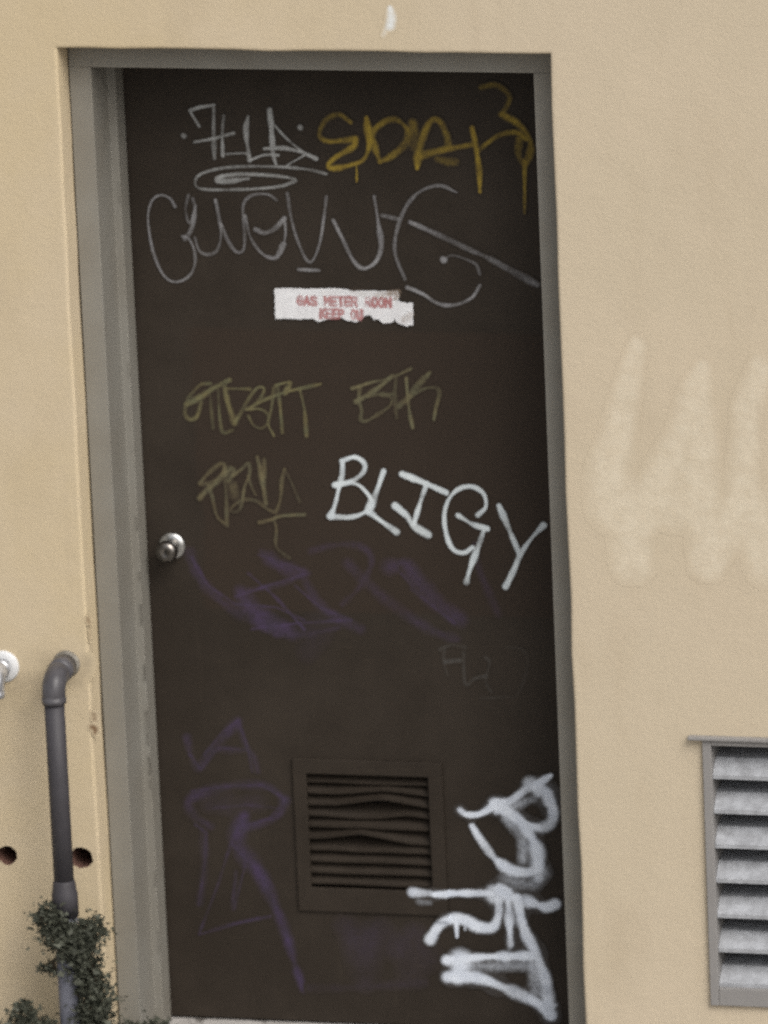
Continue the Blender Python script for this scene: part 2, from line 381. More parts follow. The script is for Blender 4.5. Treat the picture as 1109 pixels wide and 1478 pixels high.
  ([(182,837),(178,808),(185,774)],6.5,0.3,0.8,1),
  ([(181,805),(212,809)],8.7,0.55,0.8,1),
  ([(221,826),(221,759),(243,771),(266,777)],7.6,0.4,0.8,1),
  ([(267,817),(275,806),(265,766),(276,743)],7.6,0.35,0.8,1),
  ([(313,841),(346,836),(355,802),(331,739),(303,733),(253,728)],6.5,0.15,0.8,1),
 ],
 'J': [
  ([(-379,622),(-372,583),(-357,558),(-329,593),(-267,662)],17.3,0.375,1,1),
  ([(-267,662),(-256,617),(-237,583),(-230,553)],13.2,0.2625,1,1),
  ([(-312,598),(-261,598)],15.2,0.2625,1,1),
  ([(-174,491),(-206,520),(-274,522),(-338,507),(-382,483),(-370,449),(-337,429)],20.3,0.315,1,1),
  ([(-174,491),(-192,456),(-235,437),(-265,427)],17.3,0.375,1,1),
  ([(-339,476),(-233,484)],35.5,0.165,1,1),
  ([(-264,453),(-281,413),(-272,375,1.2),(-240,337),(-225,303)],30.4,0.4875,1,1),
  ([(-248,350),(-228,311,1.1),(-202,247),(-183,187),(-169,127,0.8),(-154,75,0.7)],20.3,0.6375,1,1),
  ([(-355,415),(-354,346),(-369,258)],15.2,0.225,1,1),
  ([(-287,331),(-299,248)],7.1,0.2625,1,1),
  ([(-349,198),(-288,218),(-219,234)],8.1,0.2625,1,1),
  ([(-342,588),(-302,637),(-267,664),(-252,617),(-242,553)],5.7,0.45,0.8,0),
  ([(-376,587),(-353,554),(-312,602),(-253,600)],5.7,0.4,0.8,0),
  ([(-376,505),(-316,516),(-223,524),(-173,495),(-209,451),(-269,431)],5.7,0.4,0.8,0),
  ([(-371,432),(-347,415),(-354,346),(-372,254)],5.7,0.4,0.8,0),
  ([(-287,418),(-327,303),(-375,188),(-288,218),(-215,236)],5.3,0.35,0.8,0),
  ([(-278,435),(-293,391),(-264,358),(-295,248)],5.7,0.35,0.8,0),
  ([(-340,468),(-254,479),(-183,473)],6.5,0.3,0.8,0),
 ],
 'J2': [
  ([(-57,220),(-24,171),(20,216),(46,166),(90,211),(116,154)],44.5,0.32,1,1),
  ([(-141,79),(-42,84),(107,100)],20.2,0.24,1,1),
  ([(-23,185),(-19,113)],60.7,0.2,1,1),
  ([(61,181),(79,117)],60.7,0.2,1,1),
 ],
 'K': [
  ([(200,484,1.3),(213,475),(241,477),(270,494)],13.9,0.9975,0.45,1),
  ([(200,484,1.3),(213,475),(241,477),(270,494)],25,0.038,1,1),
  ([(270,499),(306,508),(343,535),(363,544),(395,566,0.5)],14.7,0.945,0.55,1),
  ([(270,499),(306,508),(343,535),(363,544),(395,566,0.5)],26.4,0.036,1,1),
  ([(351,546),(382,533),(390,509)],23.2,0.8925,0.55,1),
  ([(351,546),(382,533),(390,509)],41.7,0.034,1,1),
  ([(367,540),(370,530)],30.9,0.7875,0.55,1),
  ([(367,540),(370,530)],55.6,0.03,1,1),
  ([(386,529),(397,492),(392,464),(371,452),(340,458),(305,481),(276,500)],20.1,0.966,0.55,1),
  ([(386,529),(397,492),(392,464),(371,452),(340,458),(305,481),(276,500)],36.2,0.0368,1,1),
  ([(301,493),(358,514)],15.5,0.36,0.88,1),
  ([(301,493),(358,514)],27.8,0.018,1,1),
  ([(276,505),(277,484)],17.8,0.945,0.55,1),
  ([(276,505),(277,484)],32,0.036,1,1),
  ([(278,497),(316,473),(347,434),(361,397),(362,365)],21.6,0.9975,0.55,1),
  ([(278,497),(316,473),(347,434),(361,397),(362,365)],39,0.038,1,1),
  ([(224,450,0.9),(243,418),(269,382),(300,358,1.3),(336,353,1.5),(360,360,1.4)],16.2,0.9975,0.55,1),
  ([(224,450,0.9),(243,418),(269,382),(300,358,1.3),(336,353,1.5),(360,360,1.4)],29.2,0.038,1,1),
  ([(300,469),(331,425),(329,380)],23.2,0.32,0.88,1),
  ([(300,469),(331,425),(329,380)],41.7,0.016,1,1),
  ([(291,339),(343,327),(374,353)],23.2,0.304,0.99,1),
  ([(291,339),(343,327),(374,353)],41.7,0.0152,1,1),
  ([(357,381),(361,344)],23.2,0.7875,0.66,1),
  ([(357,381),(361,344)],41.7,0.03,1,1),
  ([(92,302),(132,301)],13.9,0.8925,0.495,1),
  ([(92,302),(132,301)],25,0.034,1,1),
  ([(140,299),(198,302),(246,304),(286,304)],13.9,1,0.45,1),
  ([(140,299),(198,302),(246,304),(286,304)],25,0.0392,1,1),
  ([(266,302),(290,300)],32.5,0.9975,0.45,1),
  ([(266,302),(290,300)],58.4,0.038,1,1),
  ([(279,314),(294,307)],23.2,0.945,0.45,1),
  ([(279,314),(294,307)],41.7,0.036,1,1),
  ([(294,299),(341,288),(373,278,1.2),(395,286,0.9)],22.4,0.966,0.495,1),
  ([(294,299),(341,288),(373,278,1.2),(395,286,0.9)],40.3,0.0368,1,1),
  ([(105,282),(129,280)],13.1,0.2,0.88,1),
  ([(105,282),(129,280)],23.6,0.01,1,1),
  ([(274,292),(273,259),(259,230),(227,230),(204,242),(176,246,1.2),(147,231),(124,197)],19.3,0.9975,0.495,1),
  ([(274,292),(273,259),(259,230),(227,230),(204,242),(176,246,1.2),(147,231),(124,197)],34.8,0.038,1,1),
  ([(182,243),(182,206,0.7)],10,1,0.45,1),
  ([(182,243),(182,206,0.7)],18.1,0.04,1,1),
  ([(201,239),(200,221,0.7)],6.2,0.945,0.45,1),
  ([(201,239),(200,221,0.7)],11.1,0.036,1,1),
  ([(294,292),(295,239),(296,194)],15.5,0.8925,0.55,1),
  ([(294,292),(295,239),(296,194)],27.8,0.034,1,1),
  ([(314,297),(322,248),(331,212)],19.3,0.945,0.495,1),
  ([(314,297),(322,248),(331,212)],34.8,0.036,1,1),
  ([(297,223),(294,185)],11.6,0.36,0.88,1),
  ([(297,223),(294,185)],20.9,0.018,1,1),
  ([(158,153),(233,163),(341,170)],16.2,0.966,0.55,1),
  ([(158,153),(233,163),(341,170)],29.2,0.0368,1,1),
  ([(188,154),(181,119)],34.8,0.966,0.55,1),
  ([(188,154),(181,119)],62.6,0.0368,1,1),
  ([(159,116),(223,117),(286,94),(345,68),(376,40)],22.4,0.9975,0.55,1),
  ([(159,116),(223,117),(286,94),(345,68),(376,40)],40.3,0.038,1,1),
  ([(336,204),(353,167),(367,118),(371,69),(375,42)],22.4,0.9765,0.55,1),
  ([(336,204),(353,167),(367,118),(371,69),(375,42)],40.3,0.0372,1,1),
  ([(346,159),(346,93)],23.2,0.4,0.88,1),
  ([(346,159),(346,93)],41.7,0.02,1,1),
  ([(212,143),(344,148)],19.3,0.28,0.99,1),
  ([(212,143),(344,148)],34.8,0.014,1,1),
  ([(309,285),(316,240)],23.2,0.32,0.88,1),
  ([(309,285),(316,240)],41.7,0.016,1,1),
  ([(363,60),(385,63,0.6)],15.5,0.84,0.55,1),
  ([(363,60),(385,63,0.6)],27.8,0.032,1,1),
 ],
 'P': [
  ([(665,1563,0.7),(645,1485),(618,1372,1.4),(600,1289,1.8),(603,1225,2)],45.7,1,0.6,1),
  ([(651,1236),(639,1167),(640,1108)],76.1,1,0.6,1),
 ],
 'P2': [
  ([(797,1517,0.6),(778,1454,1.1),(757,1375,1.3),(711,1291,1.4),(664,1192)],53.3,1,0.6,1),
  ([(786,1415),(787,1293),(790,1220),(794,1112)],66,1,0.6,1),
  ([(685,1242),(733,1228)],91.3,0.7,0.6,1),
 ],
 'P3': [
  ([(916,1520,0.9),(887,1442),(876,1320,1.1),(862,1222,1.3),(817,1162,1.4),(794,1112)],53.3,1,0.6,1),
  ([(890,1223),(908,1165),(920,1116)],86.3,1,0.6,1),
  ([(969,1492),(957,1322),(954,1112)],60.9,1,0.6,1),
 ],
 'Q': [
  ([(187,2246,0.7),(189,2230),(186,2210,0.8)],19.9,1,0.8,1),
  ([(181,2213),(171,2191,0.6)],16.6,0.35,0.8,1),
 ],
 'R': [
  ([(-503,752),(-502,743)],10,0.8,0.8,1),
  ([(-508,724),(-500,721),(-502,712,0.6)],12.9,0.9,0.8,1),
  ([(-504,958),(-502,949)],10,0.7,0.8,1),
  ([(-501,940),(-501,910,0.5)],5.7,0.3,0.8,1),
 ],
 'R2': [
  ([(-610,832),(-591,852),(-566,871)],31.4,0.28,1,1),
  ([(-536,820),(-517,846),(-513,865)],31.4,0.32,1,1),
  ([(-670,808),(-640,817),(-612,795)],48.6,0.22,1,1),
  ([(-679,778),(-659,749)],57.1,0.14,1,1),
  ([(-525,813),(-522,753,0.5)],25.7,0.12,1,1),
  ([(-637,869),(-607,877)],37.1,0.12,1,1),
 ],
 'T1': [
  ([(-86,1577),(-89,1580),(-93,1580),(-96,1575),(-97,1568),(-94,1563),(-89,1563),(-87,1566),(-87,1571),(-91,1571)],6,0.85,0.6,0),
  ([(-83,1562),(-77,1580),(-73,1563)],6,0.85,0.6,0),
  ([(-80,1569),(-74,1569)],6,0.85,0.6,0),
  ([(-58,1578),(-62,1580),(-67,1578),(-67,1573),(-59,1570),(-59,1564),(-64,1563),(-68,1565)],6,0.85,0.6,0),
  ([(-40,1562),(-39,1580),(-35,1570),(-29,1580),(-30,1563)],6,0.85,0.6,0),
  ([(-15,1580),(-25,1580),(-25,1562),(-16,1563)],6,0.85,0.6,0),
  ([(-25,1571),(-17,1571)],6,0.85,0.6,0),
  ([(-10,1580),(-1,1580)],6,0.85,0.6,0),
  ([(-6,1580),(-6,1562)],6,0.85,0.6,0),
  ([(14,1580),(4,1580),(3,1562),(13,1563)],6,0.85,0.6,0),
  ([(3,1571),(11,1571)],6,0.85,0.6,0),
  ([(17,1562),(18,1580),(26,1580),(28,1576),(25,1571),(18,1571)],6,0.85,0.6,0),
  ([(23,1571),(27,1562)],6,0.85,0.6,0),
  ([(46,1562),(47,1580),(54,1580),(56,1576),(54,1571),(46,1571)],6,0.85,0.6,0),
  ([(51,1571),(55,1562)],6,0.85,0.6,0),
  ([(64,1580),(68,1580),(70,1575),(70,1568),(67,1562),(63,1562),(60,1567),(61,1575),(64,1580)],6,0.85,0.6,0),
  ([(78,1580),(82,1580),(84,1575),(84,1568),(81,1562),(77,1562),(74,1567),(75,1574),(78,1580)],6,0.85,0.6,0),
  ([(88,1562),(89,1580),(94,1569),(99,1580),(98,1562)],6,0.85,0.6,0),
 ],
 'T2': [
  ([(-49,1554),(-50,1536)],6,0.85,0.6,0),
  ([(-40,1554),(-50,1544)],6,0.85,0.6,0),
  ([(-47,1547),(-41,1537)],6,0.85,0.6,0),
  ([(-28,1554),(-36,1554),(-37,1536),(-28,1536)],6,0.85,0.6,0),
  ([(-37,1545),(-30,1545)],6,0.85,0.6,0),
  ([(-15,1554),(-23,1553),(-24,1536),(-15,1536)],6,0.85,0.6,0),
  ([(-24,1545),(-17,1545)],6,0.85,0.6,0),
  ([(-11,1536),(-11,1553),(-3,1553),(-2,1549),(-4,1545),(-11,1544)],6,0.85,0.6,0),
  ([(18,1553),(21,1553),(24,1548),(23,1541),(21,1535),(17,1535),(15,1540),(15,1547),(18,1553)],6,0.85,0.6,0),
  ([(28,1552),(28,1539),(30,1535),(34,1535),(36,1539),(37,1553)],6,0.85,0.6,0),
 ],
 'TG': [
  ([(71,1588),(109,1590)],12.4,0.55,0.9,1),
  ([(96,1591),(115,1593)],10.5,0.7,0.9,1),
  ([(108,1579),(115,1585)],8,0.6,0.9,1),
  ([(14,1593),(52,1587),(89,1578)],12.4,0.18,0.9,1),
  ([(125,1535),(141,1545)],18.6,0.22,0.9,1),
  ([(-43,1589),(-5,1592)],12.4,0.1,0.9,1),
 ],
}


def resample(pts, curve, step=4.0):
    P = np.array([(p[0], p[1], p[2] if len(p) > 2 else 1.0) for p in pts], float)
    if len(P) < 3 or not curve:
        out = []
        for a, b in zip(P[:-1], P[1:]):
            k = max(2, int(np.hypot(*(b - a)[:2]) / step)); out.append(a + (b - a) * np.linspace(0, 1, k, endpoint=False)[:, None])
        return np.vstack(out + [P[-1:]])
    E = np.vstack([2 * P[0] - P[1], P, 2 * P[-1] - P[-2]]); out = []
    for i in range(1, len(E) - 2):
        a, b, c, d = E[i - 1:i + 3]; k = max(2, int(np.hypot(*(c - b)[:2]) / step)); t = np.linspace(0, 1, k, endpoint=False)[:, None]
        out.append(0.5 * (2 * b + (c - a) * t + (2 * a - 5 * b + 4 * c - d) * t ** 2 + (3 * b - a - 3 * c + d) * t ** 3))
    Q = np.vstack(out + [P[-1:]]); Q[:, 2] = np.clip(Q[:, 2], 0.3, 3); return Q

def coverage(strokes, cell, wobble=1.0):
    m = max(s[1] for s in strokes) * 2.2 + 4
    allp = np.array([p[:2] for s in strokes for p in s[0]], float)
    x0, z0 = allp.min(0) - m; x1, z1 = allp.max(0) + m
    X = np.arange(x0, x1, cell); Z = np.arange(z0, z1, cell); A = np.zeros((len(Z), len(X)))
    for pts, w, a, soft, cv in strokes:
        Q = resample(pts, cv); S = np.zeros_like(A)
        wob = 1 + wobble * 0.2 * np.interp(np.arange(len(Q)), np.arange(0, len(Q) + 6, 5), RNG.normal(size=len(np.arange(0, len(Q) + 6, 5))))
        fade = 1 + wobble * 0.28 * np.interp(np.arange(len(Q)), np.arange(0, len(Q) + 8, 7), RNG.normal(size=len(np.arange(0, len(Q) + 8, 7))))
        for i in range(len(Q) - 1):
            p, q = Q[i], Q[i + 1]; hw = w / 2 * (p[2] + q[2]) / 2 * wob[i]; core = hw * (1 - soft); edge = hw * (1 + 0.7 * soft)
            ix = slice(max(0, int((min(p[0], q[0]) - edge - x0) / cell)), int((max(p[0], q[0]) + edge - x0) / cell) + 2)
            iz = slice(max(0, int((min(p[1], q[1]) - edge - z0) / cell)), int((max(p[1], q[1]) + edge - z0) / cell) + 2)
            gx, gz = np.meshgrid(X[ix], Z[iz])
            if gx.size == 0: continue
            d = q[:2] - p[:2]; L = max(d @ d, 1e-9); t = np.clip(((gx - p[0]) * d[0] + (gz - p[1]) * d[1]) / L, 0, 1)
            r = np.hypot(gx - p[0] - t * d[0], gz - p[1] - t * d[1])
            k = np.clip((edge - r) / max(edge - core, 1e-6), 0, 1); k = k * k * (3 - 2 * k)
            S[iz, ix] = np.maximum(S[iz, ix], np.clip(a * fade[i], 0, 1) * k)
        A = 1 - (1 - A) * (1 - S)
    return X, Z, A

def paint_obj(name, grid, mat, parent, y, step=None, limit=None):
    X, Z, A = grid; use = A > 0.02
    if limit is not None: use &= limit(*np.meshgrid(X, Z))
    cellmask = use[:-1, :-1] | use[1:, :-1] | use[:-1, 1:] | use[1:, 1:]
    jj, ii = np.nonzero(cellmask); nx = len(X)
    quads = np.stack([jj * nx + ii, jj * nx + ii + 1, (jj + 1) * nx + ii + 1, (jj + 1) * nx + ii], 1)
    idx, inv = np.unique(quads, return_inverse=True); inv = inv.reshape(quads.shape)
    vx = X[idx % nx] / 1000; vz = Z[idx // nx] / 1000; al = A.ravel()[idx]
    yy = np.full(len(vx), y) if step is None else np.array([step(a, b, y) for a, b in zip(vx, vz)])
    base = Vector((0, 0, 0)); p = parent
    while p is not None: base += p.location; p = p.parent
    co = np.stack([vx - base.x, yy - base.y, vz - base.z], 1)
    me = bpy.data.meshes.new(name); me.from_pydata(co.tolist(), [], inv.tolist()); me.update()
    at = me.attributes.new('paint', 'FLOAT', 'POINT'); at.data.foreach_set('value', al.astype(np.float32))
    me.materials.append(mat); o = bpy.data.objects.new(name, me); COL.objects.link(o); o.parent = parent
    return o

# ================================================================== THE SETTING
g = mesh_obj('ground', [(-600, -900, -0.03), (600, -900, -0.03), (600, 600, -0.03), (-600, 600, -0.03)], [(0, 1, 2, 3)], M_GROUND)
g['kind'] = 'structure'

# ------------------------------------------------------------------ stucco wall with the door opening, the vent opening and two weep holes
OX, OZ, ZB = 0.507, 2.156, -0.06
VX0, VX1, VZ0, VZ1 = 0.786, 1.30, 0.206, 0.733
HOLES = [(-0.705, 0.4395, 0.021), (-0.545, 0.4395, 0.0235)]
def build_wall():
    bm = bmesh.new()
    path = [(-OX, z, -1, 0) for z in np.linspace(ZB, OZ - 0.004, 60)] + [(-OX, OZ, -1, 1)]
    path += [(x, OZ, 0, 1) for x in np.linspace(-OX + 0.004, OX - 0.004, 40)] + [(OX, OZ, 1, 1)]
    path += [(OX, z, 1, 0) for z in np.linspace(OZ - 0.004, ZB, 60)]
    kn = np.arange(0, len(path) + 4, 3); wob = np.interp(np.arange(len(path)), kn, RNG.normal(size=len(kn))) * 0.0011
    R = 0.007; RO = R + 0.003
    prof = [(RO, 0.0), (R, 0.0)] + [(R * (1 - math.sin(a)), R * (1 - math.cos(a))) for a in np.linspace(0, math.pi / 2, 6)[1:]] + [(0.0, 0.10), (0.0, 0.36)]
    rings = []
    for (off, y) in prof:
        rings.append([bm.verts.new((x + nx * (off + (wob[i] if off < RO - 1e-6 else 0)), y, z + nz * (off + (wob[i] if off < RO - 1e-6 else 0)))) for i, (x, z, nx, nz) in enumerate(path)])
    for A, B in zip(rings[:-1], rings[1:]):
        for i in range(len(path) - 1):
            f = bm.faces.new((A[i], A[i + 1], B[i + 1], B[i])); f.smooth = True
    # front sheet in panels round the openings
    x0, x1, zt, q = -7.0, 8.0, 6.5, 0.028; hz = HOLES[0][1]
    xs = [x0] + [v for h in HOLES for v in (h[0] - q, h[0] + q)] + [-OX - RO, OX + RO, VX0, VX1, x1]
    zs = [ZB, VZ0, hz - q, hz + q, VZ1, OZ + RO, zt]
    G = [[bm.verts.new((x, 0, z)) for x in xs] for z in zs]
    vent, holes = {}, []
    for j in range(len(zs) - 1):
        for i in range(len(xs) - 1):
            cx, cz = (xs[i] + xs[i + 1]) / 2, (zs[j] + zs[j + 1]) / 2
            if abs(cx) < OX and cz < OZ: continue
            if VX0 < cx < VX1 and VZ0 < cz < VZ1: continue
            hit = [h for h in HOLES if abs(cx - h[0]) < 1e-4 and abs(cz - hz) < 1e-4]
            if hit: holes.append((hit[0], i, j)); continue
            bm.faces.new((G[j][i], G[j][i + 1], G[j + 1][i + 1], G[j + 1][i]))
    for (hx, hh, hr), i, j in holes:
        ph = RNG.normal(size=24) * 0.0010; sq, ci, rb = [], [], []
        for k in range(24):
            c_, s_ = math.cos(k * math.pi / 12), math.sin(k * math.pi / 12); m = q / max(abs(c_), abs(s_))
            sq.append(bm.verts.new((hx + m * c_, 0, hz + m * s_))); r = hr + ph[k]
            ci.append(bm.verts.new((hx + r * c_, 0, hz + r * s_))); rb.append(bm.verts.new((hx + r * c_, 0.13, hz + r * s_)))
        for k in range(24):
            n = (k + 1) % 24
            bm.faces.new((sq[k], sq[n], ci[n], ci[k])); f = bm.faces.new((ci[k], ci[n], rb[n], rb[k])); f.material_index = 1
        f = bm.faces.new(rb); f.material_index = 1
    vf = [bm.verts.new((x, 0, z)) for x, z in ((VX0, VZ0), (VX1, VZ0), (VX1, VZ1), (VX0, VZ1))]
    vb = [bm.verts.new((v.co.x, 0.16, v.co.z)) for v in vf]
    for i in range(4): bm.faces.new((vf[i], vf[(i + 1) % 4], vb[(i + 1) % 4], vb[i]))
    bm.faces.new(vb)
    c = [bm.verts.new(v) for v in ((x1, 0, ZB), (x1, 0, zt), (x0, 0, zt), (x0, 0, ZB))]
    # the rest of the building's shell, so that no daylight comes from behind
    yb = 5.0
    bk = [bm.verts.new((v.co.x, yb, v.co.z)) for v in c]
    for i in range(3): bm.faces.new((c[i], c[i + 1], bk[i + 1], bk[i]))
    bm.faces.new(bk)
    me = bpy.data.meshes.new('stucco_wall'); bm.to_mesh(me); bm.free()
    me.materials.append(M_WALL); me.materials.append(M_HOLE)
    o = bpy.data.objects.new('stucco_wall', me); COL.objects.link(o)
    return o
wall = tag(build_wall(), 'beige painted stucco wall around the dark door', 'wall'); wall['kind'] = 'thing'

M_PATCH = mat_wall(((0.68, 0.605, 0.475), (0.64, 0.57, 0.445), 0.15, 60, 0.40, 0.8, 40), 'cover_up_paint')
M_SPLASH = mat_wall(((0.75, 0.78, 0.78), None, 0.3, 200, 0.3, 0.5), 'white_splash')
M_RUST = mat_wall(((0.16, 0.085, 0.04), None, 0.4, 200, 0.3, 0.5), 'rust_stain')
M_DIRT = mat_wall(((0.20, 0.165, 0.12), None, 0.25, 90, 0.5, 0.3), 'pipe_dirt')
gr = coverage(PAINT['P'] + PAINT['P2'] + PAINT['P3'], 5.0, 0.0); gr[2][:] *= 0.62
tag(paint_obj('cover_up_paint', gr, M_PATCH, wall, -0.0003), 'paler strokes of paint rolled over old graffiti')
tag(paint_obj('paint_splash', coverage(PAINT['Q'], 2.5), M_SPLASH, wall, -0.0003), 'white smear of paint above the door')
for s in PAINT['R']:
    paint_obj('rust_stain', coverage([s], 1.5), M_RUST, wall, -0.0006)
tag(paint_obj('dirt_stain', coverage(PAINT['R2'], 3.0), M_DIRT, wall, -0.0003), 'dark grime around the pipe elbows')

sill = mesh_obj('door_sill', *box(-0.503, 0.503, 0.004, 0.36, -0.05, 0.0), M_SILL, None, bevel=0.006)
tag(sill, 'pale worn concrete sill under the dark door', 'sill', None, 'thing')

# ------------------------------------------------------------------ steel door frame
frame = bpy.data.objects.new('door_frame', None); COL.objects.link(frame); frame.location = (0, 0.072, 0); frame.parent = wall
frame['label'] = 'grey painted steel frame around the dark door'
W2, FY = 0.457, 0.072
def jamb(s):
    prof = [(0.503, FY), (W2, FY), (W2, FY + 0.118), (W2 - 0.016, FY + 0.118), (W2 - 0.016, 0.252), (W2, 0.252), (W2, 0.335), (0.503, 0.335)]
    o = mesh_obj('jamb', *extrude(prof, lambda x, y: (s * x, y, 0.002), lambda x, y: (s * x, y, 2.0998)), M_FRAME, frame, bevel=0.0012)
    return fix_normals(o)
jamb(-1); jamb(1)
prof = [(2.152, FY), (2.10, FY), (2.10, FY + 0.118), (2.084, FY + 0.118), (2.084, 0.252), (2.10, 0.252), (2.10, 0.335), (2.152, 0.335)]
fix_normals(mesh_obj('head', *extrude(prof, lambda z, y: (-0.503, y, z), lambda z, y: (0.503, y, z)), M_FRAME, frame, bevel=0.0012))

M_CHIP = mat_metal_paint('bare_chip', (0.208, 0.195, 0.167), (0.245, 0.238, 0.213), 0.5, 0.4, 6, ((0.045, 0.038, 0.03), None, 0.4, 200, 0.3, 0.5))
for (z, h, w, a) in [(0.93, 40, 6, .8), (0.80, 30, 5, .7), (0.70, 70, 6, .8), (0.60, 36, 5, .8), (0.55, 16, 4, .6), (1.12, 26, 4, .5), (1.45, 30, 3, .4), (1.83, 40, 4, .4), (0.35, 30, 4, .5), (1.0, 14, 4, .6), (0.22, 50, 3, .4)]:
    paint_obj('paint_chip', coverage([([(-443, z * 1000), (-442 - random.random() * 2, z * 1000 - h / 2), (-442.5, z * 1000 - h)], w, a, .8, 1)], 1.2), M_CHIP, frame, FY + 0.1172, None, lambda X, Z: X < -441.2)

# ------------------------------------------------------------------ the door
DF = 0.262
door = thing('gas_meter_room_door', (0, DF, 0.006), 'dark brown metal door covered in graffiti tags with a small louvre', 'door'); door['kind'] = 'thing'
LX0, LX1, LZ0, LZ1 = -0.129, 0.139, 0.300, 0.558
def leaf_mesh():
    xs, zs = [-0.454, LX0, LX1, 0.454], [0.006, LZ0, LZ1, 2.096]; v, f = [], []
    for y in (DF, DF + 0.042):
        for z in zs:
            for x in xs: v.append((x, y, z))
    q = lambda i, j, k: k * 16 + j * 4 + i
    for i in range(3):
        for j in range(3):
            if (i, j) == (1, 1): continue
            f.append((q(i, j, 0), q(i + 1, j, 0), q(i + 1, j + 1, 0), q(i, j + 1, 0))); f.append((q(i, j, 1), q(i, j + 1, 1), q(i + 1, j + 1, 1), q(i + 1, j, 1)))
    for i in range(3):
        f.append((q(i, 0, 0), q(i, 0, 1), q(i + 1, 0, 1), q(i + 1, 0, 0))); f.append((q(i, 3, 0), q(i + 1, 3, 0), q(i + 1, 3, 1), q(i, 3, 1)))
        f.append((q(0, i, 0), q(0, i + 1, 0), q(0, i + 1, 1), q(0, i, 1))); f.append((q(3, i, 0), q(3, i, 1), q(3, i + 1, 1), q(3, i + 1, 0)))
    f += [(q(1, 1, 0), q(2, 1, 0), q(2, 1, 1), q(1, 1, 1)), (q(1, 2, 0), q(1, 2, 1), q(2, 2, 1), q(2, 2, 0)), (q(1, 1, 0), q(1, 1, 1), q(1, 2, 1), q(1, 2, 0)), (q(2, 1, 0), q(2, 2, 0), q(2, 2, 1), q(2, 1, 1))]
    return v, f
leaf = mesh_obj('door_leaf', *leaf_mesh(), M_DOOR, door)

# louvre: surround, slats bent by a kick, near-black panel added behind to stand in for the unlit room
lou = mesh_obj('louvre_frame', *(lambda: (lambda xs, zs: ([(x, y, z) for y in (DF - 0.007, DF - 0.0004) for z in zs for x in xs],
    [f for i in range(3) for j in range(3) if (i, j) != (1, 1) for f in [(j * 4 + i, j * 4 + i + 1, j * 4 + i + 5, j * 4 + i + 4)]] +
    [(i, 16 + i, 17 + i, 1 + i) for i in range(3)] + [(12 + i, 13 + i, 29 + i, 28 + i) for i in range(3)] + [(4 * j, 4 * j + 4, 20 + 4 * j, 16 + 4 * j) for j in range(3)] + [(4 * j + 3, 4 * j + 19, 4 * j + 23, 4 * j + 7) for j in range(3)] +
    [(5, 21, 22, 6)[::-1], (9, 10, 26, 25)[::-1], (5, 9, 25, 21)[::-1], (6, 22, 26, 10)[::-1]]))([-0.154, LX0 + 0.004, LX1 - 0.004, 0.166], [0.252, LZ0 + 0.004, LZ1 - 0.004, 0.586]))(), M_DOOR, door, bevel=0.0015)
fix_normals(lou)
mesh_obj('louvre_dark_panel', *box(LX0 - 0.02, LX1 + 0.02, DF + 0.044, DF + 0.05, LZ0 - 0.02, LZ1 + 0.02), M_DARK, door)
NS = 10
def bump_(u, c, w): return 0.35 * math.exp(-((u - c) / w) ** 2) + 0.65 * max(0.0, 1 - abs(u - c) / (1.45 * w))
BEND = {1: lambda u: (0.011 * bump_(u, .62, .28), -0.004 * bump_(u, .6, .3)),
        2: lambda u: (0.019 * bump_(u, .62, .27), -0.010 * bump_(u, .62, .3)),
        3: lambda u: (0.007 * bump_(u, .80, .16) - 0.004 * bump_(u, .4, .2), 0.004 * bump_(u, .5, .3)),
        4: lambda u: (0.004 * bump_(u, .45, .3), -0.006 * bump_(u, .45, .3)),
        5: lambda u: (0.019 * bump_(u, .42, .26) - 0.006 * u, -0.012 * bump_(u, .42, .3)),
        6: lambda u: (-0.003 * bump_(u, .4, .15), 0.002 * bump_(u, .4, .2))}
for k in range(NS):
    zl = LZ1 - 0.026 - k * 0.0248
    fn = BEND.get(k, lambda u: (0, 0)); v, f = [], []; ns = 28
    ph = random.uniform(0, 6)
    for i in range(ns + 1):
        u = i / ns; x = LX0 + (LX1 - LX0) * u; dz, dy = fn(u); dz += 0.0007 * math.sin(u * 7 + ph)
        P = [(DF + 0.004, zl), (DF + 0.0035, zl + 0.005), (DF + 0.034, zl + 0.026), (DF + 0.035, zl + 0.0245), (DF + 0.006, zl + 0.0045), (DF + 0.0055, zl)]
        v += [(x, y + dy * (1 - (y - DF) / 0.04), z + dz * (1 - 0.3 * (y - DF) / 0.035)) for y, z in P]
    for i in range(ns):
        for j in range(6): f.append((i * 6 + j, i * 6 + (j + 1) % 6, (i + 1) * 6 + (j + 1) % 6, (i + 1) * 6 + j))
    o = mesh_obj('slat', v, f, M_DOOR, door)
    fix_normals(o)
    if k in (1, 2, 3, 5): o['label'] = 'bent louvre slat'

# knob
kx, kz = -0.383, 1.046
mesh_obj('rosette', *lathe_y(kx - 0.006, kz - 0.006, [(DF, 0.0285), (DF - 0.005, 0.0285), (DF - 0.009, 0.027), (DF - 0.010, 0.014)]), M_ROSE, door, smooth=True)
knob = mesh_obj('knob', *lathe_y(kx - 0.006, kz - 0.006, [(DF - 0.009, 0.011), (DF - 0.022, 0.011), (DF - 0.028, 0.017), (DF - 0.036, 0.0215), (DF - 0.046, 0.0232), (DF - 0.054, 0.0215), (DF - 0.059, 0.0155), (DF - 0.060, 0.009), (DF - 0.058, 0.006)]), M_KNOB, door, smooth=True)
mesh_obj('keyhole', *box(kx - 0.0075, kx - 0.0045, DF - 0.0602, DF - 0.057, kz - 0.010, kz - 0.002), M_DARK, knob)

